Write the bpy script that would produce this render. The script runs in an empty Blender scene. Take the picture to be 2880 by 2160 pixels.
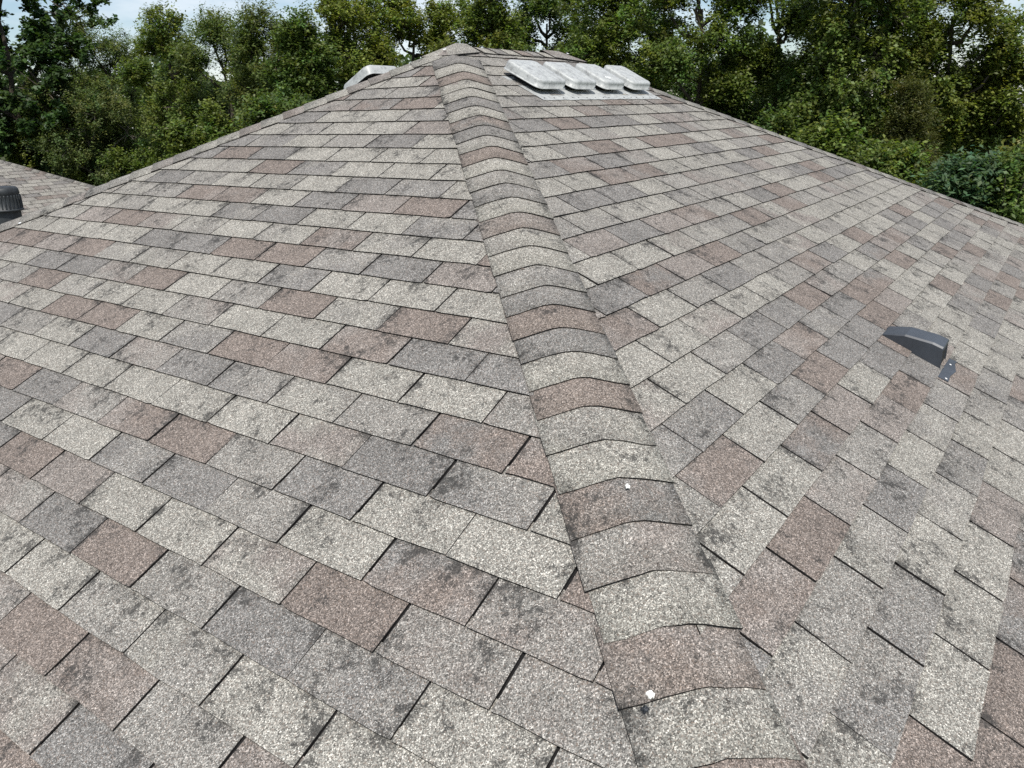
import bpy, math, random
import numpy as np
from mathutils import Vector, Matrix

# ------------------------------------------------------------------ camera, sky, sun, exposure
Z0 = 5.4                                   # height of the roof apex above the ground
CAM = np.array([-4.2409, -3.4633, -0.3868])
EUL = (1.2327, 0.0233, -0.9538)
FPX = 2201.75                              # focal length in pixels of the 2880-wide photograph
TH = 0.4542                                # roof pitch
sc = bpy.context.scene
sc.render.resolution_x, sc.render.resolution_y = 1024, 768
cam_d = bpy.data.cameras.new('camera')
cam_d.sensor_width = 36.0
cam_d.lens = 36.0 * FPX / 2880.0
cam_d.clip_start, cam_d.clip_end = 0.05, 2000.0
cam = bpy.data.objects.new('camera', cam_d)
sc.collection.objects.link(cam)
cam.location = (CAM[0], CAM[1], CAM[2] + Z0)
cam.rotation_euler = EUL
sc.camera = cam

SUN = Vector((-0.38, -0.30, 0.87)).normalized()
world = bpy.data.worlds.new('World'); sc.world = world
world.use_nodes = True
wn, wl = world.node_tree.nodes, world.node_tree.links
wn.clear()
wo = wn.new('ShaderNodeOutputWorld'); wb = wn.new('ShaderNodeBackground')
sky = wn.new('ShaderNodeTexSky'); sky.sky_type = 'NISHITA'; sky.sun_disc = False
sky.sun_elevation = math.asin(SUN.z); sky.sun_rotation = math.atan2(SUN.x, SUN.y)
sky.altitude = 100; sky.air_density = 1.0; sky.dust_density = 0.6; sky.ozone_density = 1.6
wb.inputs['Strength'].default_value = 0.11
# thin broken cloud over the whole sky
tc = wn.new('ShaderNodeTexCoord'); mp = wn.new('ShaderNodeMapping')
mp.inputs['Scale'].default_value = (1.0, 1.0, 3.2); mp.inputs['Location'].default_value = (0.35, 1.7, 0.2)
cn = wn.new('ShaderNodeTexNoise'); cn.inputs['Scale'].default_value = 2.6
cn.inputs['Detail'].default_value = 7; cn.inputs['Roughness'].default_value = 0.58
cr = wn.new('ShaderNodeValToRGB')
cr.color_ramp.elements[0].position = 0.44; cr.color_ramp.elements[0].color = (0, 0, 0, 1)
cr.color_ramp.elements[1].position = 0.68; cr.color_ramp.elements[1].color = (0.9, 0.9, 0.9, 1)
mx = wn.new('ShaderNodeMix'); mx.data_type = 'RGBA'
mx.inputs['B'].default_value = (9.0, 9.2, 9.6, 1)
wl.new(tc.outputs['Generated'], mp.inputs['Vector']); wl.new(mp.outputs[0], cn.inputs['Vector'])
wl.new(cn.outputs['Fac'], cr.inputs['Fac']); wl.new(cr.outputs['Color'], mx.inputs['Factor'])
wl.new(sky.outputs['Color'], mx.inputs['A']); wl.new(mx.outputs['Result'], wb.inputs['Color'])
wl.new(wb.outputs[0], wo.inputs['Surface'])

sun_d = bpy.data.lights.new('sun', 'SUN'); sun_d.energy = 4.2; sun_d.angle = math.radians(0.53)
sun_d.color = (1.0, 0.965, 0.91)
sun = bpy.data.objects.new('sun', sun_d); sc.collection.objects.link(sun)
sun.rotation_euler = SUN.to_track_quat('Z', 'Y').to_euler()
sun.location = (-10, -8, 30)

sc.view_settings.view_transform = 'Standard'; sc.view_settings.look = 'None'
sc.view_settings.exposure = 0.15; sc.view_settings.gamma = 1.0
sc.view_settings.use_curve_mapping = False
sc.cycles.use_denoising = False
sc.cycles.max_bounces = 6; sc.cycles.transparent_max_bounces = 8

# ------------------------------------------------------------------ helpers
RNG = np.random.default_rng(7)
random.seed(7)
COL = sc.collection
CT, ST, TT = math.cos(TH), math.sin(TH), math.tan(TH)
UP0 = np.array([0, 0, Z0])

def rot_m():
    rx, ry, rz = EUL
    return np.array((Matrix.Rotation(rz, 3, 'Z') @ Matrix.Rotation(ry, 3, 'Y') @ Matrix.Rotation(rx, 3, 'X')))
CM = rot_m()

def project(P):                            # points in apex coordinates -> photo pixels
    C = (np.atleast_2d(P) - CAM) @ CM
    w = np.where(-C[:, 2] > 1e-3, -C[:, 2], np.nan)
    return np.stack([1440 + FPX * C[:, 0] / w, 1080 - FPX * C[:, 1] / w], 1)

def ray(u, v):
    return CM @ np.array([(u - 1440) / FPX, -(v - 1080) / FPX, -1.0])

def tag(o, label=None, cat=None, group=None, kind=None):
    if label: o['label'] = label
    if cat: o['category'] = cat
    if group: o['group'] = group
    if kind: o['kind'] = kind
    return o

def empty(name, loc, label=None, cat=None, group=None):
    o = bpy.data.objects.new(name, None); COL.objects.link(o)
    o.location = loc; o.empty_display_size = 0.2
    return tag(o, label, cat, group)

def mesh_obj(name, verts, faces, mats, parent=None, midx=None, smooth=False, attrs=None):
    me = bpy.data.meshes.new(name)
    me.from_pydata([tuple(map(float, v)) for v in verts], [], [tuple(f) for f in faces])
    for m in (mats if isinstance(mats, (list, tuple)) else [mats]): me.materials.append(m)
    if midx is not None: me.polygons.foreach_set('material_index', np.asarray(midx, np.int32))
    if smooth is True: me.polygons.foreach_set('use_smooth', np.ones(len(faces), bool))
    elif smooth is not False: me.polygons.foreach_set('use_smooth', np.asarray(smooth, bool))
    for k, a in (attrs or {}).items():
        at = me.attributes.new(k, 'FLOAT_COLOR', 'POINT')
        a4 = np.ones((len(verts), 4), np.float32); a4[:, :a.shape[1]] = a
        at.data.foreach_set('color', a4.ravel())
    me.update()
    o = bpy.data.objects.new(name, me); COL.objects.link(o)
    if parent is not None: o.parent = parent
    return o

def new_mat(name):
    m = bpy.data.materials.new(name); m.use_nodes = True
    n, l = m.node_tree.nodes, m.node_tree.links
    return m, n, l, n['Principled BSDF']

def ramp(n, stops):
    r = n.new('ShaderNodeValToRGB')
    e = r.color_ramp.elements
    while len(e) < len(stops): e.new(0.5)
    for el, (p, c) in zip(e, stops):
        el.position = p; el.color = (c, c, c, 1) if np.isscalar(c) else (*c, 1)
    return r

def math_n(n, l, op, a, b=None, clamp=False):
    m = n.new('ShaderNodeMath'); m.operation = op; m.use_clamp = clamp
    for i, x in enumerate((a, b)):
        if x is None: continue
        if isinstance(x, (int, float)): m.inputs[i].default_value = x
        else: l.new(x, m.inputs[i])
    return m.outputs[0]

def mix_n(n, l, fac, a, b, mode='MIX'):
    m = n.new('ShaderNodeMix'); m.data_type = 'RGBA'; m.blend_type = mode
    for k, x in (('Factor', fac), ('A', a), ('B', b)):
        s = m.inputs[k] if k != 'Factor' else m.inputs[0]
        if k == 'A': s = m.inputs[6]
        if k == 'B': s = m.inputs[7]
        if isinstance(x, (int, float)): s.default_value = x
        elif isinstance(x, tuple): s.default_value = (*x, 1)
        else: l.new(x, s)
    return m.outputs[2]

def noise_n(n, l, vec, scale, detail=2.0, rough=0.5):
    t = n.new('ShaderNodeTexNoise'); t.inputs['Scale'].default_value = scale
    t.inputs['Detail'].default_value = detail; t.inputs['Roughness'].default_value = rough
    l.new(vec, t.inputs['Vector']); return t.outputs['Fac']

# ------------------------------------------------------------------ materials
def make_shingle_mat():
    m, n, l, b = new_mat('shingle_granules')
    pos = n.new('ShaderNodeNewGeometry').outputs['Position']
    A = n.new('ShaderNodeAttribute'); A.attribute_name = 'tone_a'
    B = n.new('ShaderNodeAttribute'); B.attribute_name = 'tone_b'
    D = n.new('ShaderNodeAttribute'); D.attribute_name = 'wear'
    sep = n.new('ShaderNodeSeparateColor'); l.new(D.outputs['Color'], sep.inputs[0])
    # blend drops: each tab runs from one granule blend into another
    blend = ramp(n, [(0.40, 0.0), (0.60, 1.0)])
    l.new(noise_n(n, l, pos, 4.2, 3, 0.6), blend.inputs[0])
    base = mix_n(n, l, blend.outputs[0], A.outputs['Color'], B.outputs['Color'])
    # granules
    v = n.new('ShaderNodeTexVoronoi'); v.inputs['Scale'].default_value = 400
    l.new(pos, v.inputs['Vector'])
    vs = n.new('ShaderNodeSeparateColor'); l.new(v.outputs['Color'], vs.inputs[0])
    g1 = ramp(n, [(0.0, 0.28), (0.28, 0.6), (0.72, 1.12), (0.9, 1.7), (1.0, 2.5)])
    l.new(vs.outputs[0], g1.inputs[0])
    g2 = ramp(n, [(0.25, 0.66), (0.5, 1.0), (0.75, 1.34)])
    l.new(noise_n(n, l, pos, 130, 3, 0.65), g2.inputs[0])
    c = mix_n(n, l, 1.0, base, g1.outputs[0], 'MULTIPLY')
    c = mix_n(n, l, 1.0, c, g2.outputs[0], 'MULTIPLY')
    # a few warm and a few pale granules
    warm = ramp(n, [(0.86, 0.0), (0.90, 0.45)]); l.new(vs.outputs[1], warm.inputs[0])
    c = mix_n(n, l, warm.outputs[0], c, (0.23, 0.165, 0.125))
    # broad uneven weathering
    w = ramp(n, [(0.3, 0.88), (0.7, 1.1)]); l.new(noise_n(n, l, pos, 9, 4, 0.6), w.inputs[0])
    c = mix_n(n, l, 1.0, c, w.outputs[0], 'MULTIPLY')
    # dark algae blotches, ragged at granule size, and grime along the tab edges
    n1 = noise_n(n, l, pos, 7.5, 5, 0.62)
    n2 = noise_n(n, l, pos, 46, 4, 0.7)
    spot = math_n(n, l, 'ADD', math_n(n, l, 'MULTIPLY', n1, 0.62), math_n(n, l, 'MULTIPLY', n2, 0.55))
    spot = math_n(n, l, 'ADD', spot, math_n(n, l, 'MULTIPLY', sep.outputs[0], 0.055))
    spot = math_n(n, l, 'ADD', spot, math_n(n, l, 'MULTIPLY', sep.outputs[1], 0.05))
    spot = math_n(n, l, 'ADD', spot, math_n(n, l, 'MULTIPLY', vs.outputs[2], 0.10))
    sr = ramp(n, [(0.715, 0.0), (0.80, 0.82)]); l.new(spot, sr.inputs[0])
    c = mix_n(n, l, sr.outputs[0], c, (0.035, 0.034, 0.032))
    l.new(c, b.inputs['Base Color'])
    b.inputs['Roughness'].default_value = 0.93
    b.inputs['Specular IOR Level'].default_value = 0.22
    bp = n.new('ShaderNodeBump'); bp.inputs['Strength'].default_value = 0.55; bp.inputs['Distance'].default_value = 0.002
    h = math_n(n, l, 'ADD', vs.outputs[0], noise_n(n, l, pos, 60, 3, 0.6))
    l.new(h, bp.inputs['Height']); l.new(bp.outputs[0], b.inputs['Normal'])
    return m

def flat_mat(name, col, rough=0.8, metal=0.0, spec=0.5, nscale=None, namp=0.25, bump=0.0):
    m, n, l, b = new_mat(name)
    b.inputs['Roughness'].default_value = rough; b.inputs['Metallic'].default_value = metal
    b.inputs['Specular IOR Level'].default_value = spec
    if nscale:
        pos = n.new('ShaderNodeNewGeometry').outputs['Position']
        f = noise_n(n, l, pos, nscale, 5, 0.65)
        r = ramp(n, [(0.3, 1 - namp), (0.7, 1 + namp)]); l.new(f, r.inputs[0])
        l.new(mix_n(n, l, 1.0, tuple(col), r.outputs[0], 'MULTIPLY'), b.inputs['Base Color'])
        if bump:
            bp = n.new('ShaderNodeBump'); bp.inputs['Strength'].default_value = bump; bp.inputs['Distance'].default_value = 0.004
            l.new(f, bp.inputs['Height']); l.new(bp.outputs[0], b.inputs['Normal'])
    else:
        b.inputs['Base Color'].default_value = (*col, 1)
    return m

def make_leaf_mat(name, rough=0.5, trans=0.42):
    m, n, l, b = new_mat(name)
    A = n.new('ShaderNodeAttribute'); A.attribute_name = 'leaf'
    l.new(A.outputs['Color'], b.inputs['Base Color'])
    b.inputs['Roughness'].default_value = rough; b.inputs['Specular IOR Level'].default_value = 0.35
    t = n.new('ShaderNodeBsdfTranslucent')
    tcx = mix_n(n, l, 1.0, A.outputs['Color'], (1.25, 1.35, 0.6), 'MULTIPLY')
    l.new(tcx, t.inputs['Color'])
    ms = n.new('ShaderNodeMixShader'); ms.inputs[0].default_value = trans
    l.new(b.outputs[0], ms.inputs[1]); l.new(t.outputs[0], ms.inputs[2])
    l.new(ms.outputs[0], n['Material Output'].inputs['Surface'])
    return m

def make_zinc_mat():
    m, n, l, b = new_mat('weathered_zinc')
    pos = n.new('ShaderNodeNewGeometry').outputs['Position']
    f = noise_n(n, l, pos, 22, 6, 0.7)
    r = ramp(n, [(0.30, (0.26, 0.265, 0.255)), (0.5, (0.43, 0.44, 0.425)), (0.75, (0.52, 0.53, 0.50))])
    l.new(f, r.inputs[0])
    f2 = noise_n(n, l, pos, 70, 3, 0.6); r2 = ramp(n, [(0.34, 0.62), (0.46, 1.0)]); l.new(f2, r2.inputs[0])
    l.new(mix_n(n, l, 0.7, r.outputs[0], r2.outputs[0], 'MULTIPLY'), b.inputs['Base Color'])
    b.inputs['Metallic'].default_value = 0.1; b.inputs['Roughness'].default_value = 0.55
    bp = n.new('ShaderNodeBump'); bp.inputs['Strength'].default_value = 0.35; bp.inputs['Distance'].default_value = 0.006
    l.new(noise_n(n, l, pos, 30, 4, 0.6), bp.inputs['Height']); l.new(bp.outputs[0], b.inputs['Normal'])
    return m

M_SH = make_shingle_mat()
M_EDGE = flat_mat('shingle_cut_edge', (0.022, 0.020, 0.019), 0.9, spec=0.2)
M_DECK = flat_mat('grimy_underlay', (0.016, 0.015, 0.015), 0.95, spec=0.2, nscale=60, namp=0.5)
M_ZINC = make_zinc_mat()
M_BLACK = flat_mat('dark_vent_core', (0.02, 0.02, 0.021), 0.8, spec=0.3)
M_PLAS = flat_mat('dark_grey_painted_metal', (0.040, 0.046, 0.055), 0.42, spec=0.5, nscale=9, namp=0.22)
M_RUB = flat_mat('black_weathered_plastic', (0.030, 0.034, 0.036), 0.55, spec=0.45, nscale=30, namp=0.45)
M_WHITE = flat_mat('white_spot', (0.78, 0.77, 0.72), 0.8, nscale=60, namp=0.15)
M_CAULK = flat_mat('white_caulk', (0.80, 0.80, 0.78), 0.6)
M_BARK = flat_mat('bark', (0.085, 0.070, 0.055), 0.95, spec=0.2, nscale=14, namp=0.5, bump=0.6)
M_BARKP = flat_mat('pale_bark', (0.20, 0.175, 0.145), 0.95, spec=0.2, nscale=14, namp=0.4, bump=0.6)
M_LEAF = make_leaf_mat('leaves')
M_WALL = flat_mat('brick_wall_paint', (0.36, 0.25, 0.20), 0.9, nscale=6, namp=0.15)
M_TRIM = flat_mat('painted_fascia', (0.55, 0.52, 0.46), 0.6)
M_GRASS = flat_mat('grass_ground', (0.065, 0.095, 0.030), 0.95, spec=0.2, nscale=1.5, namp=0.4)

# ------------------------------------------------------------------ ground
g = mesh_obj('ground', [(-400, -400, 0), (400, -400, 0), (400, 400, 0), (-400, 400, 0)], [(0, 1, 2, 3)], M_GRASS)
tag(g, kind='structure')

# ------------------------------------------------------------------ shingle roofs
E_ = 0.1427                                # exposure of a course
TAB = 1.0 / 3.0
TK = 0.0054                                # shingle thickness
H0 = 0.002
TONES = {'L': (0.290, 0.276, 0.242), 'M': (0.248, 0.235, 0.211), 'G': (0.196, 0.187, 0.173),
         'B': (0.198, 0.167, 0.145), 'P': (0.232, 0.207, 0.185)}
MIXES = {'L': 'LLLLM', 'M': 'MMLGP', 'G': 'GGGM', 'B': 'BBBPG', 'P': 'PBLM'}

def tones(cls, rng):
    other = rng.choice(list(MIXES[cls]))
    a = np.array(TONES[cls]) * rng.uniform(0.93, 1.07)
    b = np.array(TONES[other]) * rng.uniform(0.93, 1.07)
    return a, b

def random_tone(rng):
    return rng.choice(list('LMGBP'), p=[0.44, 0.20, 0.15, 0.13, 0.08])

class Slope:
    """A roof slope: s runs down the slope from the ridge line, t runs level along it."""
    def __init__(self, origin, tdir, sdir, lo, hi, smax, off, s0):
        self.o = np.array(origin, float); self.t = np.array(tdir, float); self.s = np.array(sdir, float)
        self.n = np.cross(self.t, self.s); self.n *= np.sign(self.n[2])
        self.lo, self.hi, self.smax, self.off, self.s0 = lo, hi, smax, off, s0
    def at(self, s, t, h=0.0):
        s, t, h = np.broadcast_arrays(np.asarray(s, float), np.asarray(t, float), np.asarray(h, float))
        return self.o + s[..., None] * self.s + t[..., None] * self.t + h[..., None] * self.n

INSET = 0.065
def tab_mesh(sl, k, j, cls, rng, cut=None):
    """verts (apex coordinates), faces, material index, attributes of tab j of course k."""
    sb = sl.s0 + k * E_
    st = sb - E_
    t0 = sl.off(k) + j * TAB; t1 = t0 + TAB
    if t1 < sl.lo(sb) + INSET + 0.015 or t0 > sl.hi(sb) - INSET - 0.015: return None
    g0 = 0.0044 if (j + k) % 3 else 0.0026
    g1 = 0.0044 if (j + 1 + k) % 3 else 0.0026
    a, b = t0 + g0 + rng.normal(0, .0008), t1 - g1 + rng.normal(0, .0008)
    ts = np.array([a, a + 0.028, (a + b) / 2, b - 0.028, b])
    ss = np.array([max(st - 0.03, 0.01), st + 0.012, sb])
    wob = np.clip(rng.normal(0, .0014, 5), -.003, .003) + np.linspace(-1, 1, 5) * rng.normal(0, .0008)
    hw = np.abs(rng.normal(0, .0009, 5)); hw[[0, 4]] += np.abs(rng.normal(0, .0010, 2))
    V, W = [], []
    for r, s in enumerate(ss):
        h = H0 + TK * (s - st) / E_
        for c_, t in enumerate(ts):
            s_ = s + (wob[c_] if r == 2 else 0)
            lo, hi = sl.lo(s_) + INSET, sl.hi(s_) - INSET
            t_ = min(max(t + (rng.normal(0, .0009) if c_ in (0, 4) else 0), lo), max(hi, lo))
            V.append((s_, t_, h + (hw[c_] if r == 2 else 0)))
            W.append((1.0 if c_ in (0, 4) else 0.0, 1.0 if r < 2 else 0.0))
    V = np.array(V)
    lowr = V.copy(); lowr[:, 2] -= TK
    F, MI = [], []
    nt = 5
    for r in range(2):
        for c_ in range(4):
            i = r * nt + c_
            F.append((i, i + 1, i + nt + 1, i + nt)); MI.append(0)
    off = 15
    keep = list(range(10, 15)) + [5, 9]
    idx = {q: off + n for n, q in enumerate(keep)}
    VV = np.vstack([V, lowr[keep]])
    for c_ in range(4):
        F.append((10 + c_, 11 + c_, idx[11 + c_], idx[10 + c_])); MI.append(1)
    F.append((5, 10, idx[10], idx[5])); MI.append(1)
    F.append((14, 9, idx[9], idx[14])); MI.append(1)
    P = sl.at(VV[:, 0], VV[:, 1], VV[:, 2])
    if np.dot(np.cross(P[1] - P[0], P[5] - P[0]), sl.n) < 0: F = [f[::-1] for f in F]
    ta, tb = tones(cls, rng)
    W = np.array(W + [(1, 0)] * 7, float)
    W = np.hstack([W, np.zeros((len(W), 1))])
    at = {'tone_a': np.tile(ta, (len(VV), 1)), 'tone_b': np.tile(tb, (len(VV), 1)), 'wear': W}
    return P, F, MI, at

def cap_profile(hd, lL, lR, half, r, n=8):
    a, c = (lR - lL) / 2, (lR + lL) / 2
    ws = np.linspace(-half, half, n + 1)
    ws = np.sign(ws) * half * (np.abs(ws) / half) ** 1.25
    return a, c, ws

def cap_mesh(base, hd, lL, lR, l0, l1, cls, rng, half=0.163, r=0.032, up=None, lift=0.0):
    """a bent hip or ridge cap between distances l0 (upper, hidden) and l1 (butt) along hd."""
    a, c, ws = cap_profile(hd, lL, lR, half, r)
    nrm = -c / np.linalg.norm(c)
    sk = rng.normal(0, .003); dw = rng.normal(0, .0025); wob = rng.normal(0, .0015, len(ws))
    V, W = [], []
    for r_, l in enumerate((l0, l0 + 0.045, l1)):
        h = (0.0088, 0.0098, 0.0150)[r_] + lift
        for i, w in enumerate(ws):
            ll = l + (wob[i] + sk * w / half if r_ == 2 else 0)
            V.append(base + hd * ll + a * (w + dw) + c * math.sqrt(w * w + r * r) + nrm * h)
            W.append((0.8 if abs(w) > half * .9 else 0.0, 0.7 if r_ < 2 else 0, 0))
    V = np.array(V); n = len(ws)
    F, MI = [], []
    for r_ in range(2):
        for i in range(n - 1):
            q = r_ * n + i; F.append((q, q + 1, q + n + 1, q + n)); MI.append(0)
    low = V - nrm * 0.0046
    o1 = len(V); VV = np.vstack([V, low])
    for i in range(n - 1):
        q = 2 * n + i; F.append((q, q + 1, o1 + q + 1, o1 + q)); MI.append(1)
    for r_ in range(2):
        q = r_ * n
        F.append((q, q + n, o1 + q + n, o1 + q)); MI.append(1)
        q = r_ * n + n - 1
        F.append((q + n, q, o1 + q, o1 + q + n)); MI.append(1)
    if np.dot(np.cross(V[1] - V[0], V[n] - V[0]), nrm) < 0: F = [f[::-1] for f in F]
    ta, tb = tones(cls, rng)
    W = np.vstack([np.array(W, float)] * 2)
    at = {'tone_a': np.tile(ta, (len(VV), 1)), 'tone_b': np.tile(tb, (len(VV), 1)), 'wear': W}
    sm = np.array([m == 0 for m in MI])
    return VV, F, MI, at, sm

class Batch:
    def __init__(self): self.V, self.F, self.M, self.A, self.n = [], [], [], {}, 0
    def add(self, d):
        P, F, MI, at = d[:4]
        self.V.append(P); self.F += [tuple(i + self.n for i in f) for f in F]; self.M += list(MI); self.n += len(P)
        for k, v in at.items(): self.A.setdefault(k, []).append(v)
    def build(self, name, parent, kind='stuff'):
        if not self.V: return None
        o = mesh_obj(name, np.vstack(self.V), self.F, [M_SH, M_EDGE], parent, self.M,
                     attrs={k: np.vstack(v) for k, v in self.A.items()})
        tag(o, kind=kind); return o

def pix_area(P, quad):
    q = project(P[list(quad)])
    if np.isnan(q).any(): return 0.0
    x, y = q[:, 0], q[:, 1]
    if x.max() < 0 or x.min() > 2880 or y.max() < 0 or y.min() > 2160: return 0.0
    f = 1.0
    cx = (np.clip(x, 0, 2880).max() - np.clip(x, 0, 2880).min()) / max(x.max() - x.min(), 1)
    cy = (np.clip(y, 0, 2160).max() - np.clip(y, 0, 2160).min()) / max(y.max() - y.min(), 1)
    return 0.5 * abs(np.dot(x, np.roll(y, 1)) - np.dot(y, np.roll(x, 1))) * cx * cy

def deck(name, pts, parent):
    """slope board under the shingles: a thin slab"""
    P = np.array(pts); nrm = np.cross(P[1] - P[0], P[2] - P[0]); nrm /= np.linalg.norm(nrm); nrm *= np.sign(nrm[2])
    top = P - nrm * 0.0035; bot = P - nrm * 0.03
    n = len(P)
    F = [tuple(range(n)), tuple(reversed(range(n, 2 * n)))] + [(i, i + n, (i + 1) % n + n, (i + 1) % n) for i in range(n)]
    if np.dot(np.cross(P[1] - P[0], P[2] - P[0]), nrm) < 0: F = [f[::-1] for f in F]
    return mesh_obj(name, np.vstack([top, bot]), F, M_DECK, parent)

# ---- hand-read blends of the tabs, course by course (left to right)
LT = {12: 'MBBLGPBG', 13: 'LLLLGGLLMB', 14: 'LPBPLLLBLLB', 15: 'LLLLGGBBMGPG', 16: 'PBPBLLLLGLLL',
      17: 'LGGMBLMBMBP', 18: 'MBLLLMLLBGG', 19: 'PLBBLMBBLLM', 20: 'GMLGMGMMMBB', 21: 'LLLLLLPGM',
      22: 'BGPBBMGLL', 23: 'GLLMGMLBP', 24: 'BPLLPBMM', 25: 'MGBMGML', 26: 'LLLMLL', 27: 'BPMB', 28: 'LG'}
# left end (y) of the first listed slot of each course on the left slope
LOFF = {11: .553, 12: .047, 13: .547, 14: .053, 15: .549, 16: .042, 17: .546, 18: .038, 19: .546, 20: .04, 21: .541,
        22: .038, 23: .542, 24: .058, 25: .552, 26: .042, 27: .55}
RT = {}
LT2 = {}
RT = {(-4, -2): 'LLBM', (-3, -3): 'GBGGLPP', (-2, -3): 'LLMLLGM', (-1, -4): 'LMBLBBL', (0, -4): 'MPGMLM', (1, -5): 'LLPBLL', (2, -5): 'MGGL',
      (3, -6): 'GLLLGM', (4, -6): 'MPGPBLM', (5, -7): 'LLLPLMB', (6, -7): 'MGBPBML', (7, -7): 'PLMGMGP', (8, -7): 'LLPLLMB',
      (9, -7): 'LMGMBPG', (10, -8): 'GGL', (11, -9): 'MBLM', (12, -8): 'LLBP', (13, -9): 'PBMMP', (14, -9): 'LMLGL',
      (15, -9): 'MGLMG', (16, -8): 'LLLP', (17, -8): 'BB'}
LFIRST = {11: -.8157, 12: .6824, 13: 1.1822, 14: 1.3511, 15: 1.5164, 16: 1.6808, 17: 1.1820, 18: 1.0126, 19: .8486,
          20: .6799, 21: .1802, 22: .0126, 23: -.1527, 24: -.6473, 25: -.8161, 26: -.9860, 27: -1.4835}
RFIRST = {2: -1.2329, 3: -1.4020, 4: -1.5860, 5: -1.7624, 6: -1.9270, 7: -1.7667, 8: -1.9444, 9: -1.7798, 10: -1.2862}
def off_L(k): return (LFIRST[k] % TAB) if k in LFIRST else (0.547 if k % 2 else 0.045) * TAB
def off_R(k):
    if k in RFIRST: return RFIRST[k] % TAB
    return ((0.30 - 0.0205 * (k - 2) + (0.5 if k % 2 else 0)) % 1.0) * TAB
L_TONE, R_TONE = {}, {}
for k, row in LT.items():
    if k in LFIRST:
        j0 = round((LFIRST[k] - off_L(k)) / TAB)
        for n, c in enumerate(row): L_TONE[(k, j0 - n)] = c
for (k, j0), row in RT.items():
    for n, c in enumerate(row):
        if c != '.': R_TONE[(k, j0 + n)] = c
for (k, j0), row in LT2.items():
    for n, c in enumerate(row):
        if c != '.': L_TONE[(k, j0 - n)] = c

RL = 1.30                                  # ridge length
SMAX = 6.0                                 # length of the slopes
RUN = SMAX * CT
SL_L = Slope((0, 0, 0), (0, 1, 0), (-CT, 0, -ST), lambda s: -s * CT, lambda s: s * CT, SMAX, off_L, 0.1525)
SL_R = Slope((0, 0, 0), (1, 0, 0), (0, -CT, -ST), lambda s: -s * CT, lambda s: RL + s * CT, SMAX, off_R, 1.5867)
SL_B = Slope((0, 0, 0), (1, 0, 0), (0, CT, -ST), lambda s: -s * CT, lambda s: RL + s * CT, SMAX, lambda k: (k % 2) * TAB / 2 + .07, 0.02)
SL_E = Slope((RL, 0, 0), (0, 1, 0), (CT, 0, -ST), lambda s: -s * CT, lambda s: s * CT, SMAX, lambda k: (k % 2) * TAB / 2 + .2, 0.05)

house = empty('house', (0, 0, Z0), 'house under the weathered grey and brown shingle hip roof', 'house')
house.location = (0, 0, 0)
def H(P): return np.asarray(P) + UP0       # apex coordinates -> house coordinates

C4 = [np.array(v) + UP0 for v in ((-RUN, -RUN, -SMAX * ST), (RL + RUN, -RUN, -SMAX * ST), (RL + RUN, RUN, -SMAX * ST), (-RUN, RUN, -SMAX * ST))]
TA, TB = UP0 + 0, UP0 + np.array([RL, 0, 0])
deckL = deck('roof_slope', [TA, C4[3], C4[0]], house)
deckR = deck('roof_slope', [TA, C4[0], C4[1], TB], house)
deckB = deck('roof_slope', [TB, C4[2], C4[3], TA], house)
deckE = deck('roof_slope', [TB, C4[1], C4[2]], house)
tag(deckL, 'roof slope left of the near hip'); tag(deckR, 'roof slope carrying the row of vents')

def box(name, lo, hi, mat, parent):
    x0, y0, z0 = lo; x1, y1, z1 = hi
    V = [(x, y, z) for z in (z0, z1) for y in (y0, y1) for x in (x0, x1)]
    F = [(0, 2, 3, 1), (4, 5, 7, 6), (0, 1, 5, 4), (2, 6, 7, 3), (0, 4, 6, 2), (1, 3, 7, 5)]
    return mesh_obj(name, V, F, mat, parent)
ez = Z0 - SMAX * ST - 0.035
wi = RUN - 0.45
box('wall', (-wi, -wi, 0), (RL + wi, wi, ez + 0.1), M_WALL, house)
for lo, hi in (((-RUN - .02, -RUN - .02, ez - .16), (RL + RUN + .02, -RUN, ez + .02)), ((-RUN - .02, RUN, ez - .16), (RL + RUN + .02, RUN + .02, ez + .02)),
               ((-RUN - .02, -RUN, ez - .16), (-RUN, RUN, ez + .02)), ((RL + RUN, -RUN, ez - .16), (RL + RUN + .02, RUN, ez + .02))):
    box('fascia', lo, hi, M_TRIM, house)

rng = np.random.default_rng(11)
cand = []
for nm, sl, dk in (('L', SL_L, deckL), ('R', SL_R, deckR), ('B', SL_B, deckB), ('E', SL_E, deckE)):
    tone = {'L': L_TONE, 'R': R_TONE}.get(nm, {})
    k0 = math.ceil((0.05 - sl.s0) / E_); k1 = math.floor((SMAX + 0.02 - sl.s0) / E_)
    for k in range(k0, k1 + 1):
        sb = sl.s0 + k * E_
        o = sl.off(k)
        for j in range(math.floor((sl.lo(sb) - o) / TAB) - 1, math.ceil((sl.hi(sb) - o) / TAB) + 1):
            cls = tone.get((k, j)) or random_tone(rng)
            d = tab_mesh(sl, k, j, cls, rng)
            if d is None: continue
            area = pix_area(d[0], (5, 9, 14, 10)) if nm in 'LR' else 0.0
            cand.append((area, nm, dk, d))
cand.sort(key=lambda c: -c[0])
batches = {}
for i, (area, nm, dk, d) in enumerate(cand):
    P = H(d[0])
    if i < 300 and area > 0:
        mesh_obj('shingle', P, d[1], [M_SH, M_EDGE], dk, d[2], attrs=d[3])
    else:
        batches.setdefault(nm, (Batch(), dk))[0].add((P,) + d[1:])
for b_, dk in batches.values(): b_.build('shingle_field', dk)

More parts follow.
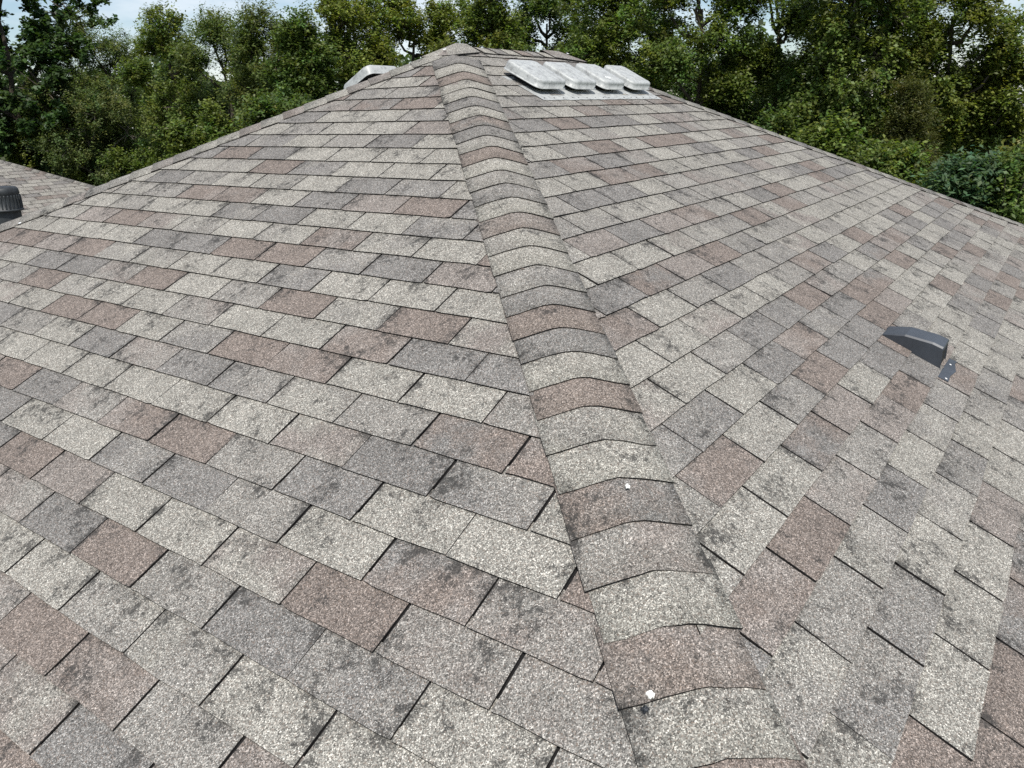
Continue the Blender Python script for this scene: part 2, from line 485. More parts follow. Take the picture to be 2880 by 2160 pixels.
# ---- hip and ridge caps
def unit(v): v = np.array(v, float); return v / np.linalg.norm(v)
def hip_dirs(hd, n1, n2, s1, s2):
    l1 = s1 - hd * np.dot(s1, hd); l2 = s2 - hd * np.dot(s2, hd)
    return unit(l1), unit(l2)
sL, sR, sB, sE = SL_L.s, SL_R.s, SL_B.s, SL_E.s
lens = [.37, .538, .688, .831, .982, 1.131, 1.276, 1.417, 1.557, 1.698, 1.838, 1.979, 2.12, 2.26, 2.401, 2.542, 2.687, 2.834,
        2.978, 3.104, 3.241, 3.373, 3.508, 3.641, 3.783, 3.928, 4.076, 4.226, 4.369, 4.515]
capt = 'GLBLLGLBGLBLMGLBLLGMBGLBLLBMLPMBLGMLPLBMLG'
while lens[-1] < 7.9: lens.append(lens[-1] + 0.1435)
def add_caps(name, base, hd, s1, s2, butts, toneseq, rng, half=0.163, first=None):
    hd = unit(hd); l1, l2 = hip_dirs(hd, None, None, s1, s2)
    for i, b in enumerate(butts):
        a = (butts[i - 1] if i else b - E_) - 0.05
        cls = toneseq[i] if i < len(toneseq) else random_tone(rng)
        V, F, MI, at, sm = cap_mesh(np.asarray(base, float), hd, l1, l2, a, b, cls, rng, half)
        mesh_obj(name, H(V), F, [M_SH, M_EDGE], house, MI, sm, at)
rng = np.random.default_rng(23)
add_caps('hip_cap', (0, 0, 0), (-1, -1, -TT), sL, sR, lens, capt, rng)
add_caps('hip_cap', (0, 0, 0), (-1, 1, -TT), sL, sB, [.295 + .1455 * i for i in range(52)], 'LLMPLLBLPLLMPLLMPL', rng)
add_caps('hip_cap', (RL, 0, 0), (1, -1, -TT), sE, sR, [.33 + .1455 * i for i in range(52)], 'MLLPLMLLMMPLLMLLMPLLMP', rng)
add_caps('hip_cap', (RL, 0, 0), (1, 1, -TT), sE, sB, [.33 + .1455 * i for i in range(52)], '', rng)
add_caps('ridge_cap', (RL, 0, 0.006), (-1, 0, 0), sR, sB, [RL - x for x in (1.06, .91, .77, .62, .47, .33, .19)], 'PLMPLGL', rng, half=0.125)

def end_cap(name, ax, sgn, rear, cls, q=0.15):
    """the folded piece that closes a ridge end over the two hips"""
    up = 0.021
    t = q
    top = [(ax - sgn * 0.0, 0, up), (ax + sgn * -t, t, -t * TT + up), (ax - sgn * t * 1.02, 0, -t * TT * 1.02 + 0.017),
           (ax - sgn * t, -t, -t * TT + up), (rear, -0.115, -0.115 * TT + 0.022), (rear, 0, 0.022), (rear, 0.115, -0.115 * TT + 0.022)]
    V = np.array(top, float); n = len(V)
    low = V - np.array([0, 0, 0.006])
    F = [(0, 1, 2), (0, 2, 3), (0, 3, 4), (0, 4, 5), (0, 5, 6), (0, 6, 1)]
    if sgn < 0: F = [f[::-1] for f in F]
    MI = [0] * 6
    order = [1, 2, 3, 4, 5, 6]
    for a, b in zip(order, order[1:] + order[:1]):
        F.append((a, b, b + n, a + n) if sgn < 0 else (b, a, a + n, b + n)); MI.append(1)
    ta, tb = tones(cls, rng)
    VV = np.vstack([V, low])
    at = {'tone_a': np.tile(ta, (2 * n, 1)), 'tone_b': np.tile(tb, (2 * n, 1)), 'wear': np.zeros((2 * n, 3))}
    return mesh_obj(name, H(VV), F, [M_SH, M_EDGE], house, MI, False, at)
endA = end_cap('ridge_end_cap', 0.03, 1, 0.14, 'M', 0.16)
endB = end_cap('ridge_end_cap', RL - 0.03, -1, RL - 0.26, 'M', 0.16)

def blob(name, sl, s, t, h, rs, rt, mat, parent=None, n=14, rng=rng, rough=0.3, th=0.002):
    """a small flat irregular splat lying on a slope"""
    V = [sl.at(s, t, h + th)]
    for i in range(n):
        a = 2 * math.pi * i / n; r = 1 + rng.normal(0, rough)
        r = max(r, .35)
        V.append(sl.at(s + rs * r * math.sin(a), t + rt * r * math.cos(a), h + th * .7))
    for i in range(n):
        V.append(V[1 + i] - sl.n * th * 1.5)
    F = [(0, 1 + i, 1 + (i + 1) % n) for i in range(n)] + [(1 + i, 1 + n + i, 1 + n + (i + 1) % n, 1 + (i + 1) % n) for i in range(n)]
    return mesh_obj(name, H(np.array(V)), F, mat, parent)

def pix_to_slope(sl, u, v, h=0.0):
    d = ray(u, v); t = (h - np.dot(sl.n, CAM - sl.o)) / np.dot(sl.n, d)
    P = CAM + t * d - sl.o
    return float(np.dot(P, sl.s)), float(np.dot(P, sl.t))
rng = np.random.default_rng(5)
for (u, v, a, b, lab) in ((1765, 1367, .005, .007, 'small white bird dropping on a brown hip shingle'),
                          (1831, 1955, .007, .007, 'larger splattered white bird dropping on a grey hip shingle with dark stains')):
    s, t = pix_to_slope(SL_R, u, v, 0.012)
    o = blob('bird_dropping', SL_R, s, t, 0.0125, a, b, M_WHITE, rough=.4)
    tag(o, lab, 'bird dropping', 'bird droppings on the hip')
for (sl, u, v, par) in ((SL_L, 1250, 138, endA), (SL_L, 54, 625, house), (SL_R, 1597, 150, endB)):
    s, t = pix_to_slope(sl, u, v, 0.02)
    blob('caulk_spot', sl, s, t, 0.0185 if par is not house else 0.0145, .009, .011, M_CAULK, par, n=8, rough=.15)

# ------------------------------------------------------------------ box vents
def rrect(cx, cy, hx, hy, r, n=5):
    pts = []
    for qx, qy, a0 in ((1, 1, 0), (-1, 1, 90), (-1, -1, 180), (1, -1, 270)):
        for i in range(n + 1):
            a = math.radians(a0 + 90 * i / n)
            pts.append((cx + qx * (hx - r) + r * math.cos(a), cy + qy * (hy - r) + r * math.sin(a)))
    return pts

def loft(rings, close_top=True, close_bot=False):
    n = len(rings[0]); V = [p for r in rings for p in r]; F = []
    for k in range(len(rings) - 1):
        for i in range(n):
            a, b = k * n + i, k * n + (i + 1) % n
            F.append((a, b, b + n, a + n))
    if close_top: F.append(tuple((len(rings) - 1) * n + i for i in range(n)))
    if close_bot: F.append(tuple(reversed(range(n))))
    return V, F

def on_slope(sl, pts):                     # (t, s, h) -> house coordinates
    P = np.array(pts, float)
    return H(sl.at(P[:, 1], P[:, 0], P[:, 2]))

def fix_normals(o):
    import bmesh
    bm = bmesh.new(); bm.from_mesh(o.data); bmesh.ops.recalc_face_normals(bm, faces=bm.faces); bm.to_mesh(o.data); bm.free()

def box_vent(sl, tc_, s_top, s_bot, w, label, group, dents=0, seed=0, hl=0.040, ht=0.098, flange=(0.207, 0.09)):
    rg = np.random.default_rng(seed)
    root = empty('roof_vent', tuple(on_slope(sl, [(tc_, (s_top + s_bot) / 2, 0)])[0]), label, 'roof vent', group)
    sm = (s_top + s_bot) / 2; hy = (s_bot - s_top) / 2; hx = w / 2
    prof = [(0.006, hl - 0.002, 1), (0.007, hl + 0.001, 1), (0.001, hl + 0.003, 1), (0.0, hl + 0.012, 1), (-0.002, ht - 0.016, 1), (-0.005, ht - 0.007, 1), (-0.011, ht - 0.002, 1), (-0.022, ht, 1),
            (-0.07, ht + 0.003, 1), (-0.11, ht + 0.004, 1)]
    rings = []
    for g_, h, _ in prof:
        r = max(0.045 + g_ * .5, 0.012)
        ring = rrect(tc_, sm, hx + g_, hy + g_, r)
        out = []
        for (t, s) in ring:
            # the hood is shallower at its upper end, and the sheet is dented
            k = (s - s_top) / (s_bot - s_top)
            hh = h - k * 0.010 * (h > hl + .01)
            if h > ht - .012: hh += rg.normal(0, 0.0012)
            out.append((t, s, hh))
        rings.append(out)
    V, F = loft(rings)
    hood = mesh_obj('hood', on_slope(sl, V) - np.array(root.location), F, M_ZINC, root, smooth=True); fix_normals(hood)
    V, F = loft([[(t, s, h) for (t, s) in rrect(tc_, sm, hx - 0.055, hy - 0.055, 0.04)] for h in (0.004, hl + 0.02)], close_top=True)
    neck = mesh_obj('neck', on_slope(sl, V) - np.array(root.location), F, M_BLACK, root, smooth=False); fix_normals(neck)  # black neck: shade of the gap under the hood put into its colour
    a, b = flange
    ring = []
    xs = np.linspace(tc_ - a, tc_ + a, 9); wob = rg.normal(0, .0022, 9)
    top = [(x, s_bot + b + wob[i], 0.0078 + abs(rg.normal(0, .0012))) for i, x in enumerate(xs)]
    mid = [(x, s_bot - 0.06, 0.0072) for x in xs]
    bak = [(x, s_top - 0.03, 0.0025) for x in xs]
    V = top + mid + bak + [(x, s, h - 0.002) for x, s, h in top]
    F = [(i, i + 1, 9 + i + 1, 9 + i) for i in range(8)] + [(9 + i, 10 + i, 19 + i, 18 + i) for i in range(8)] + [(i, 27 + i, 28 + i, i + 1) for i in range(8)]
    fl = mesh_obj('flange', on_slope(sl, V) - np.array(root.location), F, M_ZINC, root); fix_normals(fl)
    for i in range(4):                     # nail heads
        x = tc_ - a * .8 + i * a * .53; V = [(x + .005 * math.cos(q), s_bot + b * .72 + .005 * math.sin(q), hh) for hh in (.0075, .0105) for q in np.linspace(0, 2 * math.pi, 7)[:-1]]
        F = [(j, (j + 1) % 6, 6 + (j + 1) % 6, 6 + j) for j in range(6)] + [tuple(range(6, 12))]
        nl = mesh_obj('nail', on_slope(sl, V) - np.array(root.location), F, M_BLACK, root)
    return root, rings
VG = 'box vents in a row below the ridge'
VLAB = ['weathered zinc box vent at the end of the row beside the near hip caps', 'second box vent of the row counted from the near hip, smooth pale hood',
        'third box vent of the row counted from the near hip, ring marks on its hood', 'box vent at the far end of the row beside the far hip, chipped corner']
for i, (xc, w) in enumerate(((.170, .325), (.572, .305), (.980, .305), (1.393, .305))):
    root, rings = box_vent(SL_R, xc, .405, .705, w, VLAB[i], VG, seed=31 + i)
    if i == 2:                             # two pale rings on the hood
        for (dx, ds, rr) in ((-.085, .115, .010), (-.055, .125, .015)):
            V = []; N = 14
            for q in range(N):
                a = 2 * math.pi * q / N
                for r_, h_ in ((rr, .0985), (rr * .72, .0985), (rr * .86, .1015)):
                    V.append((xc + dx + r_ * math.cos(a), .555 + ds * .8 + r_ * math.sin(a), h_))
            F = []
            for q in range(N):
                a, b = q * 3, ((q + 1) % N) * 3
                F += [(a, b, b + 2, a + 2), (a + 2, b + 2, b + 1, a + 1)]
            mesh_obj('ring_mark', on_slope(SL_R, V) - np.array(root.location), F, M_CAULK, root)
box_vent(SL_B, -.175, .455, .745, .315, 'zinc box vent seen edge on beyond the left hip, alone on the rear slope', 'box vents on the rear slope', seed=41, hl=.055, ht=.122)

# ------------------------------------------------------------------ dark exhaust hood on the right slope
root = empty('exhaust_vent', tuple(on_slope(SL_R, [(-.45, 3.32, 0)])[0]), 'dark grey metal exhaust hood standing alone among the shingles', 'exhaust vent')
RLc = np.array(root.location)
xl, xr = -.530, -.375
prof = [(3.155, .006), (3.165, .014), (3.237, .054), (3.347, .086), (3.392, .090), (3.398, .084), (3.436, .004)]
V, F = [], []
for x, ins in ((xl, 0), (xl + .006, .004), (xr - .006, .004), (xr, 0)):
    for s, h in prof: V.append((x, s, max(h + (ins if h > .02 else 0) - (0.004 if ins == 0 else 0), .003)))
n = len(prof)
for r in range(3):
    for i in range(n - 2): F.append((r * n + i, r * n + i + 1, (r + 1) * n + i + 1, (r + 1) * n + i))
F.append(tuple(range(n))); F.append(tuple(reversed(range(3 * n, 4 * n))))
hood = mesh_obj('hood', on_slope(SL_R, V) - RLc, F, M_PLAS, root); fix_normals(hood)
V = [(xl + .012, 3.394, .078), (xr - .012, 3.394, .078), (xr - .012, 3.428, .006), (xl + .012, 3.428, .006)]
V = V + [(x, s - .006, h) for x, s, h in V]
dm = mesh_obj('damper', on_slope(SL_R, V) - RLc, [(0, 1, 2, 3), (7, 6, 5, 4), (0, 4, 5, 1), (1, 5, 6, 2), (2, 6, 7, 3), (3, 7, 4, 0)], M_BLACK, root)
V = [(x, s, h) for s, h in ((3.16, -.002), (3.425, .0015), (3.486, .0078)) for x in (-.625, -.545, -.45, -.36, -.325)]
V = [(x, s + (.012 * math.sin(x * 40) if s > 3.45 else 0), h + (.003 if (s > 3.45 and x > -.37) else 0)) for x, s, h in V]
V += [(x, s, h - .0022) for x, s, h in V[10:]]
F = [(r * 5 + i, r * 5 + i + 1, r * 5 + i + 6, r * 5 + i + 5) for r in range(2) for i in range(4)] + [(10 + i, 11 + i, 16 + i, 15 + i) for i in range(4)]
fl = mesh_obj('flange', on_slope(SL_R, V) - RLc, F, M_PLAS, root); fix_normals(fl)
for x, s in ((-.60, 3.474), (-.40, 3.462)):  # white heads: glints on the flange painted as colour
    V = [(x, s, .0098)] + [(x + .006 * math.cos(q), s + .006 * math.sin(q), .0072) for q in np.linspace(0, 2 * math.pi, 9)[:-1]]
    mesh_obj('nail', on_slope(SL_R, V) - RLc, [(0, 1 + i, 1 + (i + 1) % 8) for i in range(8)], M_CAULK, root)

# ------------------------------------------------------------------ ribbed pipe cap on the rear slope
d = ray(8, 560); d = d / math.hypot(d[0], d[1]); PC_ = CAM + d * 6.3
zb = -PC_[1] * TT
root = empty('vent_pipe', (PC_[0], PC_[1], zb + Z0), 'black ribbed vent pipe cap poking up behind the left hip', 'vent pipe')
zc = PC_[2] - zb
def lathe(prof, n=40, rib=0.0, ribs=0):
    V, F = [], []
    for r, z in prof:
        for i in range(n):
            a = 2 * math.pi * i / n
            V.append((r * math.cos(a), r * math.sin(a), z))
    for k in range(len(prof) - 1):
        for i in range(n):
            a, b = k * n + i, k * n + (i + 1) % n
            F.append((a, b, b + n, a + n))
    F.append(tuple((len(prof) - 1) * n + i for i in range(n)))
    return V, F
V, F = lathe([(.088, -.12), (.088, zc - .06)]); o = mesh_obj('pipe', V, F, M_RUB, root)
V, F = lathe([(.096, zc - .078), (.109, zc - .076), (.110, zc - .066), (.103, zc - .062), (.099, zc + .030), (.103, zc + .036), (.102, zc + .052), (.098, zc + .068), (.086, zc + .078), (.05, zc + .082), (.01, zc + .083)])
o = mesh_obj('cap', V, F, M_RUB, root, smooth=True); capo = o
for i in range(30):
    a = 2 * math.pi * i / 30; ca, sa = math.cos(a), math.sin(a)
    V = []
    for z in (zc - .058, zc + .020, zc + .027):
        rr = .099 + (.0085 if z < zc + .02 + 1e-6 else .004)
        for da, r_ in ((-.055, .097), (-.03, rr), (.03, rr), (.055, .097)):
            V.append((r_ * math.cos(a + da), r_ * math.sin(a + da), z))
    F = [(k * 4 + q, k * 4 + q + 1, k * 4 + q + 5, k * 4 + q + 4) for k in range(2) for q in range(3)] + [(8, 9, 10, 11)]
    mesh_obj('rib', V, F, M_RUB, capo)

# ------------------------------------------------------------------ neighbouring hip roof
d = ray(100, 477); d = d / math.hypot(d[0], d[1]); PN = CAM + d * 21.4
t2 = -PN[2] / TT
BN = PN + t2 * np.array([-1, 1, TT]); BN[2] = 0
RN = 5.0
nb = empty('house', (BN[0], BN[1], 0), 'neighbouring house with a similar shingle hip roof beyond the left hip', 'house')
NB0 = np.array([BN[0], BN[1], 0])
SN = Slope(BN, (1, 0, 0), (0, -CT, -ST), lambda s: -RN - s * CT, lambda s: s * CT, SMAX, lambda k: (k % 2) * TAB / 2, 0.02)
SNE = Slope(BN, (0, 1, 0), (CT, 0, -ST), lambda s: -s * CT, lambda s: s * CT, SMAX, lambda k: (k % 2) * TAB / 2, 0.03)
q = [np.array(v) + UP0 for v in ((-RN - RUN, -RUN, -SMAX * ST), (RUN, -RUN, -SMAX * ST), (RUN, RUN, -SMAX * ST), (-RN - RUN, RUN, -SMAX * ST))]
na, nbp = UP0 + np.array([-RN, 0, 0]), UP0 + 0
dn = deck('roof_slope', [na, q[0], q[1], nbp], nb); dne = deck('roof_slope', [nbp, q[1], q[2]], nb)
deck('roof_slope', [nbp, q[2], q[3], na], nb); deck('roof_slope', [na, q[3], q[0]], nb)
box('wall', (-RN - wi, -wi, 0), (wi, wi, ez + .1), M_WALL, nb)
for lo, hi in (((-RN - RUN - .02, -RUN - .02, ez - .16), (RUN + .02, -RUN, ez + .02)), ((RUN, -RUN, ez - .16), (RUN + .02, RUN, ez + .02))): box('fascia', lo, hi, M_TRIM, nb)
rng = np.random.default_rng(77)
bn, bne = Batch(), Batch()
for sl, dk, bt in ((SN, dn, bn), (SNE, dne, bne)):
    for k in range(1, int(SMAX / E_) + 1):
        sb = sl.s0 + k * E_; o_ = sl.off(k)
        for j in range(math.floor((max(sl.lo(sb), -6.5) - o_) / TAB) - 1, math.ceil((sl.hi(sb) - o_) / TAB) + 1):
            dd = tab_mesh(sl, k, j, random_tone(rng), rng)
            if dd is None: continue
            P = dd[0] + UP0 - NB0
            c = project(dd[0][12:13])[0]
            vis = sl is SN and c[0] > -25 and c[0] < 300 and c[1] < 645 - c[0] * .395
            if vis: mesh_obj('shingle', P, dd[1], [M_SH, M_EDGE], dk, dd[2], attrs=dd[3])
            else: bt.add((P,) + dd[1:])
bn.build('shingle_field', dn); bne.build('shingle_field', dne)
hd = unit((1, -1, -TT)); l1, l2 = hip_dirs(hd, None, None, sE, sR)
for i in range(54):
    b = .3 + .1455 * i
    V, F, MI, at, sm = cap_mesh(np.zeros(3), hd, l1, l2, b - E_ - .05, b, random_tone(rng), rng)
    mesh_obj('hip_cap', V + UP0, F, [M_SH, M_EDGE], nb, MI, sm, at)
# label, px, distance, top y, half width px, bottom y, species, extras
TREES = [
 ('big dark green broadleaf tree towering over the neighbouring roof', 50, 32, -170, 290, 640, 'oak', dict(scale=1.35, lobes=18, nclump=900, trunk_r=.2)),
 ('dark broadleaf tree past the pipe cap, its crown running out of view', -330, 32, -120, 260, 640, 'oak', dict(scale=1.5, lobes=9, nclump=260, trunk_r=.2)),
 ('feathery grey-green tree leaning on the big dark broadleaf tree', 330, 31, 80, 165, 560, 'feather', dict(lobes=13, nclump=475)),
 ('low olive tree with bare pale twigs above the gap between the two roofs', 230, 30, 190, 160, 600, 'feather', dict(lobes=11, nclump=380, bark=M_BARKP)),
 ('bright green tree with a pointed feathery top right of the patch of blue sky', 500, 26, 66, 130, 560, 'elm', dict(lobes=13, nclump=456)),
 ('slender feathery tree with wispy top shoots', 640, 24, 44, 120, 560, 'feather', dict(lobes=13, nclump=418)),
 ('thin-topped tree showing sky through its twigs', 760, 22, 40, 115, 520, 'feather', dict(lobes=13, nclump=361)),
 ('shady green tree behind the lone rear vent', 860, 21, 62, 120, 500, 'dark', dict(lobes=13, nclump=456)),
 ('yellow-green tree rising above the lone rear vent', 990, 22, 20, 135, 440, 'yellow', dict(lobes=15, nclump=494)),
 ('yellow-green tree directly behind the roof apex', 1180, 23, -10, 140, 420, 'yellow', dict(lobes=15, nclump=494)),
 ('open tree with a dark forked trunk just right of the apex', 1390, 22, -5, 135, 420, 'elm', dict(lobes=13, nclump=380, trunk_r=.16)),
 ('dense dark tree behind the ridge caps', 1540, 24, -25, 130, 420, 'dark', dict(lobes=15, nclump=494)),
 ('leafy mid-green tree behind the row of box vents', 1720, 21, -60, 170, 480, 'elm', dict(lobes=17, nclump=627)),
 ('tall full green tree beyond the end of the vent row', 1960, 20, -130, 190, 560, 'elm', dict(lobes=18, nclump=722)),
 ('tall shady tree between the vent row and the gappy tree', 2170, 21, -120, 170, 600, 'dark', dict(lobes=17, nclump=627)),
 ('gappy tree with crooked pale limbs and sky showing through', 2380, 19, -150, 220, 430, 'elm', dict(lobes=18, nclump=570, trunk_r=.17, bark=M_BARKP, stems=2)),
 ('dark leaning trunk tree in the shade under the gappy tree', 2290, 20, 150, 130, 640, 'dark', dict(lobes=11, nclump=285, trunk_r=.17, lean=(.9, .4))),
 ('yellow-green tree against the white cloud', 2640, 20, -60, 165, 420, 'yellow', dict(lobes=15, nclump=494)),
 ('ragged yellow-green tree thinning out past the white cloud', 2850, 20, 150, 130, 620, 'yellow', dict(lobes=13, nclump=380)),
 ('olive cedar with fine dense sprays above the far hip', 2560, 18, 240, 120, 660, 'cedar', dict(lobes=15, nclump=494, cone=True)),
]
SHRUBS = [
 ('yellowish shrub with sparse leaves below the gappy tree', 2330, 15.5, 330, 105, 720, 'elm', dict(lobes=11, nclump=247)),
 ('rounded light green shrub in front of the cedar', 2530, 15, 410, 115, 760, 'elm', dict(lobes=11, nclump=285)),
 ('blue-green shrub with long compound leaves by the far hip', 2740, 14.5, 430, 110, 760, 'sumac', dict(lobes=11, nclump=247)),
 ('leafy shrub at the wood edge past the blue-green one', 2890, 15, 400, 110, 760, 'dark', dict(lobes=11, nclump=247)),
 ('dark bush close behind the far hip caps', 2130, 17, 330, 120, 640, 'dark', dict(lobes=11, nclump=285)),
 ('bright green thicket beside the low end of the neighbouring hip', 390, 27, 400, 120, 680, 'elm', dict(lobes=11, nclump=304)),
 ('light leafed bush above the neighbouring ridge line', 130, 31, 300, 140, 600, 'yellow', dict(lobes=11, nclump=285)),
 ('bushy undergrowth behind the middle of the left hip', 560, 22, 300, 120, 640, 'elm', dict(lobes=11, nclump=323)),
 ('shaded undergrowth below the lone rear vent', 800, 17.5, 270, 120, 600, 'dark', dict(lobes=11, nclump=304)),
]
# ------------------------------------------------------------------ trees
def col_at(px, D):
    d = ray(px, 306); d = d / math.hypot(d[0], d[1]); P = CAM + d * D
    depth = D * math.cos(math.atan((px - 1440) / FPX))
    return P, depth

def tube(V, F, pts, rads, n=5):
    o = len(V)
    pts = np.array(pts, float)
    for i, (p, r) in enumerate(zip(pts, rads)):
        dvec = pts[min(i + 1, len(pts) - 1)] - pts[max(i - 1, 0)]; dvec = dvec / (np.linalg.norm(dvec) + 1e-9)
        a = np.cross(dvec, [0.3, 0.2, 1.0] if abs(dvec[2]) < .95 else [1, 0, 0]); a /= np.linalg.norm(a) + 1e-9; b = np.cross(dvec, a)
        for q in range(n):
            t = 2 * math.pi * q / n
            V.append(p + r * (a * math.cos(t) + b * math.sin(t)))
    for i in range(len(pts) - 1):
        for q in range(n):
            F.append((o + i * n + q, o + i * n + (q + 1) % n, o + (i + 1) * n + (q + 1) % n, o + (i + 1) * n + q))
    F.append(tuple(o + (len(pts) - 1) * n + q for q in range(n)))

def leaf_mesh(name, pos, nrm, axis, length, width, colr, parent):
    """many small diamond leaves as one mesh"""
    N = len(pos)
    side = np.cross(nrm, axis); side /= np.linalg.norm(side, axis=1)[:, None] + 1e-9
    axis = np.cross(side, nrm)
    L = length[:, None]; W = width[:, None]
    V = np.empty((N, 4, 3), np.float32)
    V[:, 0] = pos - axis * L * .5
    V[:, 1] = pos + side * W * .5 + axis * L * .05 + nrm * W * .12
    V[:, 2] = pos + axis * L * .5
    V[:, 3] = pos - side * W * .5 + axis * L * .05 + nrm * W * .12
    me = bpy.data.meshes.new(name)
    me.vertices.add(N * 4); me.vertices.foreach_set('co', V.ravel())
    me.loops.add(N * 4); me.loops.foreach_set('vertex_index', np.arange(N * 4, dtype=np.int32))
    me.polygons.add(N); me.polygons.foreach_set('loop_start', np.arange(0, N * 4, 4, dtype=np.int32))
    me.update(calc_edges=True)
    at = me.attributes.new('leaf', 'FLOAT_COLOR', 'POINT')
    c4 = np.ones((N, 4, 4), np.float32); c4[:, :, :3] = colr[:, None, :]
    at.data.foreach_set('color', c4.ravel())
    me.materials.append(M_LEAF)
    o = bpy.data.objects.new(name, me); COL.objects.link(o); o.parent = parent
    return o

SPEC = {  # base colour, leaf length, width ratio, twig length, leaves per clump, clump count per m3-ish, droop
    'oak':    dict(c=(0.046, 0.088, 0.022), L=.125, W=.60, tw=.34, lpc=95, dens=1.0, var=.22),
    'feather': dict(c=(0.116, 0.150, 0.044), L=.085, W=.40, tw=.55, lpc=130, dens=1.0, var=.25),
    'elm':    dict(c=(0.128, 0.170, 0.036), L=.088, W=.55, tw=.42, lpc=120, dens=1.0, var=.28),
    'yellow': dict(c=(0.148, 0.180, 0.034), L=.088, W=.55, tw=.42, lpc=115, dens=1.0, var=.26),
    'dark':   dict(c=(0.096, 0.138, 0.032), L=.085, W=.55, tw=.42, lpc=125, dens=1.1, var=.28),
    'cedar':  dict(c=(0.096, 0.104, 0.030), L=.070, W=.28, tw=.40, lpc=190, dens=1.3, var=.22),
    'sumac':  dict(c=(0.08, 0.14, 0.066), L=.115, W=.38, tw=.42, lpc=70, dens=.9, var=.2),
}

def grow(rg, kind, hx, z0, z1, lobes, fill, sparse=1.0, nclump=230, cone=False):
    """leaf positions and branch paths of a crown hx wide, from z0 to z1 (local coordinates)"""
    sp = SPEC[kind]
    zc, hz = (z0 + z1) / 2, (z1 - z0) / 2
    LB = []
    for i in range(lobes):
        a = 2.399963 * i + rg.uniform(-.4, .4)
        zz = -0.9 + 1.8 * (i + .5) / lobes + rg.uniform(-.12, .12)
        prof = math.sqrt(max(1 - zz * zz, .12)) if not cone else (0.95 - .45 * (zz + 1))
        rr = hx * prof * rg.uniform(.25, .78)
        r = hx * rg.uniform(.30, .46) * (1 if not cone else (1.1 - .5 * (zz + 1) / 2))
        LB.append((np.array([rr * math.cos(a), rr * math.sin(a), zc + hz * zz * .86]), np.array([r, r, r * rg.uniform(.75, 1.1)])))
    cl, owner = [], []
    per = int(nclump * sparse / lobes)
    for i, (c, r) in enumerate(LB):
        d = rg.normal(size=(per, 3)); d /= np.linalg.norm(d, axis=1)[:, None]
        u = rg.uniform(0, 1, (per, 1)) ** (1 / fill)
        q = c + d * u * r
        q[:, 2] = np.minimum(q[:, 2], z1 - .1)
        cl.append(q); owner += [i] * per
    cl = np.vstack(cl); owner = np.array(owner)
    out = cl - np.array([0, 0, zc - hz * .3]); out /= np.linalg.norm(out, axis=1)[:, None] + 1e-6
    NT = 7; per_t = max(3, sp['lpc'] // NT)
    C = len(cl)
    td = rg.normal(size=(C, NT, 3)) * .75 + out[:, None, :] * .75 + np.array([0, 0, .22]); td /= np.linalg.norm(td, axis=2)[..., None]
    tl = sp['tw'] * rg.uniform(.5, 1.25, (C, NT, 1))
    u = rg.uniform(.05, 1, (C, NT, per_t))
    pos = cl[:, None, None, :] + td[:, :, None, :] * (tl * u)[..., None]
    pos[..., 2] -= (u ** 2) * .16 * tl
    pos += rg.normal(0, .045, pos.shape)
    ax = td[:, :, None, :] * .8 + rg.normal(0, .55, pos.shape)
    nr = rg.normal(0, .6, pos.shape) + np.array([0, 0, .75]) + out[:, None, None, :] * .35
    nr += np.array(SUN) * .35
    cc = np.array(sp['c']) * (1 + rg.normal(0, sp['var'], (C, 1, 1, 1)).clip(-.45, .6) * .55) * (1 + rg.normal(0, sp['var'], pos.shape[:3] + (1,)).clip(-.5, .8))
    hue = rg.normal(0, .10, (C, 1, 1, 1)) + rg.normal(0, .06, pos.shape[:3] + (1,))
    cc = cc * np.concatenate([1 + hue, np.ones_like(hue), 1 - hue * .4], -1)
    pos, ax, nr, cc = (x.reshape(-1, 3) for x in (pos, ax, nr, cc))
    nr /= np.linalg.norm(nr, axis=1)[:, None]; ax /= np.linalg.norm(ax, axis=1)[:, None]
    ln = sp['L'] * rg.uniform(.65, 1.25, len(pos)); wd = ln * sp['W'] * rg.uniform(.8, 1.2, len(pos))
    return pos, nr, ax, ln, wd, cc.clip(.004, .5), LB, cl, owner

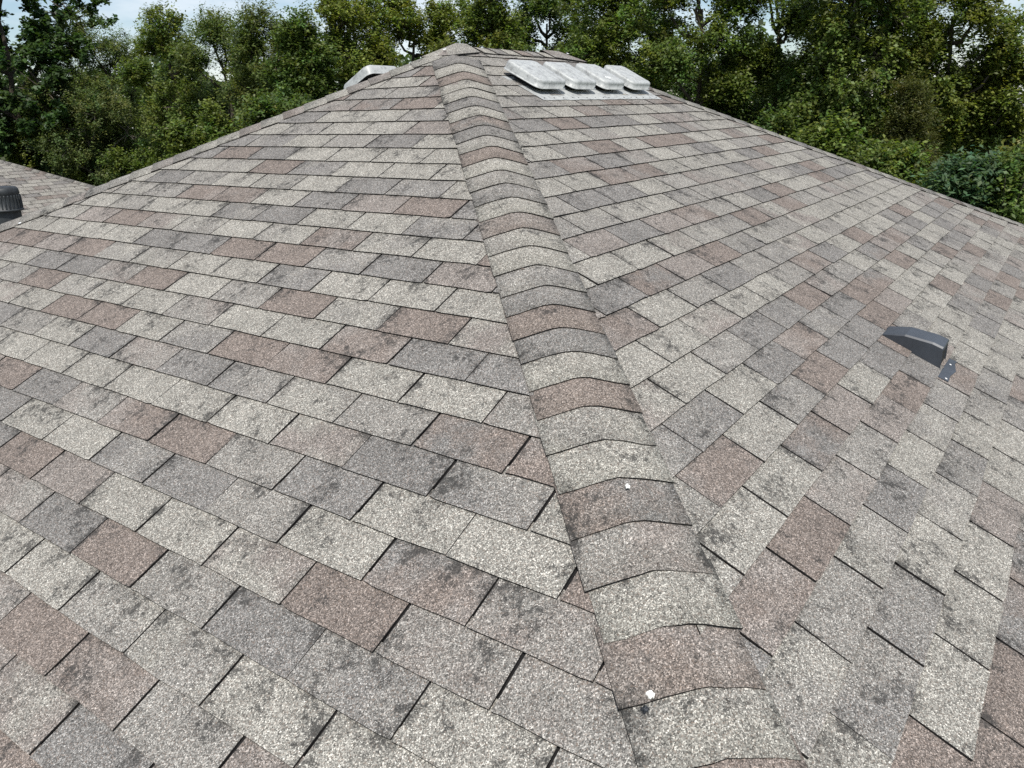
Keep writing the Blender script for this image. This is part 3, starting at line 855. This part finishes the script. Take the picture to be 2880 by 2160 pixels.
def tree(name, label, px, D, ytop, hw, ybot, kind, lobes=9, fill=2.0, nclump=230, sparse=1.0, group=None, trunk_r=.13, lean=(0, 0), seed=0, cone=False, bark=None, scale=1.0, stems=1, cat='tree', limbs=True):
    rg = np.random.default_rng(1000 + seed)
    P, depth = col_at(px, D)
    m = depth / FPX                        # metres per photo pixel at that depth
    hy = 306 - (px - 1440) * .026          # horizon there
    z1 = CAM[2] + (hy - ytop) * m + Z0; z0 = CAM[2] + (hy - ybot) * m + Z0
    z0 = max(z0, 0.35)
    hx = hw * m
    root = empty(name, (P[0], P[1], 0), label, cat, group)
    pos, nr, ax, ln, wd, cc, LB, cl, owner = grow(rg, kind, hx, z0, z1, lobes, fill, sparse, nclump, cone)
    leaf_mesh('crown' if cat == 'tree' else 'foliage', pos, nr, ax, ln * scale, wd * scale, cc, root)
    V, F = [], []
    top = np.array([lean[0], lean[1], z0 + (z1 - z0) * .72])
    for st in range(stems):
        b0 = np.array([0, 0, 0.]) if stems == 1 else np.append(rg.normal(0, .25, 2), 0)
        t1 = top + (rg.normal(0, .3, 3) if stems > 1 else 0)
        pts = [b0 + (t1 - b0) * u + np.append(rg.normal(0, .07, 2) * (0 < u < 1), 0) for u in np.linspace(0, 1, 7)]
        pts[0][2] = -.1
        tube(V, F, pts, [trunk_r * (1.25 if u == 0 else 1) * (1 - .8 * u) for u in np.linspace(0, 1, 7)], 8)
    if limbs:
        for i, (c, r) in enumerate(LB):
            u = np.clip((c[2] - np.linalg.norm(c[:2]) * .8) / top[2], .12, .95)
            s = top * u
            mid = (s + c) / 2 + np.array([0, 0, -.12]) + rg.normal(0, .1, 3)
            tube(V, F, [s, (s + mid) / 2 + rg.normal(0, .05, 3), mid, (mid + c) / 2 + rg.normal(0, .06, 3), c], [trunk_r * .40, trunk_r * .32, trunk_r * .25, trunk_r * .18, trunk_r * .10], 6)
        for q, ow in zip(cl[::2], owner[::2]):
            c = LB[ow][0]; mid = (c + q) / 2 + rg.normal(0, .07, 3)
            tube(V, F, [c, mid, q], [.022, .015, .006], 3)
    mesh_obj('trunk' if cat == 'tree' else 'stem', np.array(V), F, bark or M_BARK, root)
    return root

G1 = 'trees standing beyond the roof'
i_ = 0
for a in TREES:
    i_ += 1
    tree('tree', a[0], *a[1:7], seed=i_ * 7, group=G1, **a[7])
G2 = 'shrubs at the wood edge'
for a in SHRUBS:
    i_ += 1
    tree('shrub', a[0], *a[1:7], seed=i_ * 7 + 3, group=G2, cat='shrub', **{**dict(trunk_r=.03, stems=4, limbs=True), **a[7]})

# the wood behind, read as one mass
rg = np.random.default_rng(99)
root = None
N = 110000
px = rg.uniform(-900, 3800, N); Dd = rg.uniform(36, 44, N)
ang = []
dirs = np.stack([(px - 1440) / FPX, np.zeros(N), -np.ones(N)], 1) @ CM.T
dirs[:, 2] = 0; dirs /= np.linalg.norm(dirs, axis=1)[:, None]
hmax = np.where(px < 2150, 7.0, 5.0) + 0.7 * np.sin(px * .013) + .5 * np.sin(px * .031 + 1)
z = hmax * rg.uniform(0, 1, N) ** .8
pos = CAM + dirs * Dd[:, None]; pos[:, 2] = z
nr = rg.normal(0, .6, (N, 3)) + np.array([-.3, -.3, .6]); nr /= np.linalg.norm(nr, axis=1)[:, None]
ax = rg.normal(0, 1, (N, 3)); ax /= np.linalg.norm(ax, axis=1)[:, None]
cc = np.array((0.07, 0.11, 0.03)) * (1 + rg.normal(0, .3, (N, 1)).clip(-.6, .8))
ln = rg.uniform(.20, .42, N)
w = leaf_mesh('woodland', pos, nr, ax, ln, ln * .6, cc.clip(.004, .5), None)
tag(w, 'far green wood seen through gaps between the trunks', 'woodland', kind='stuff')
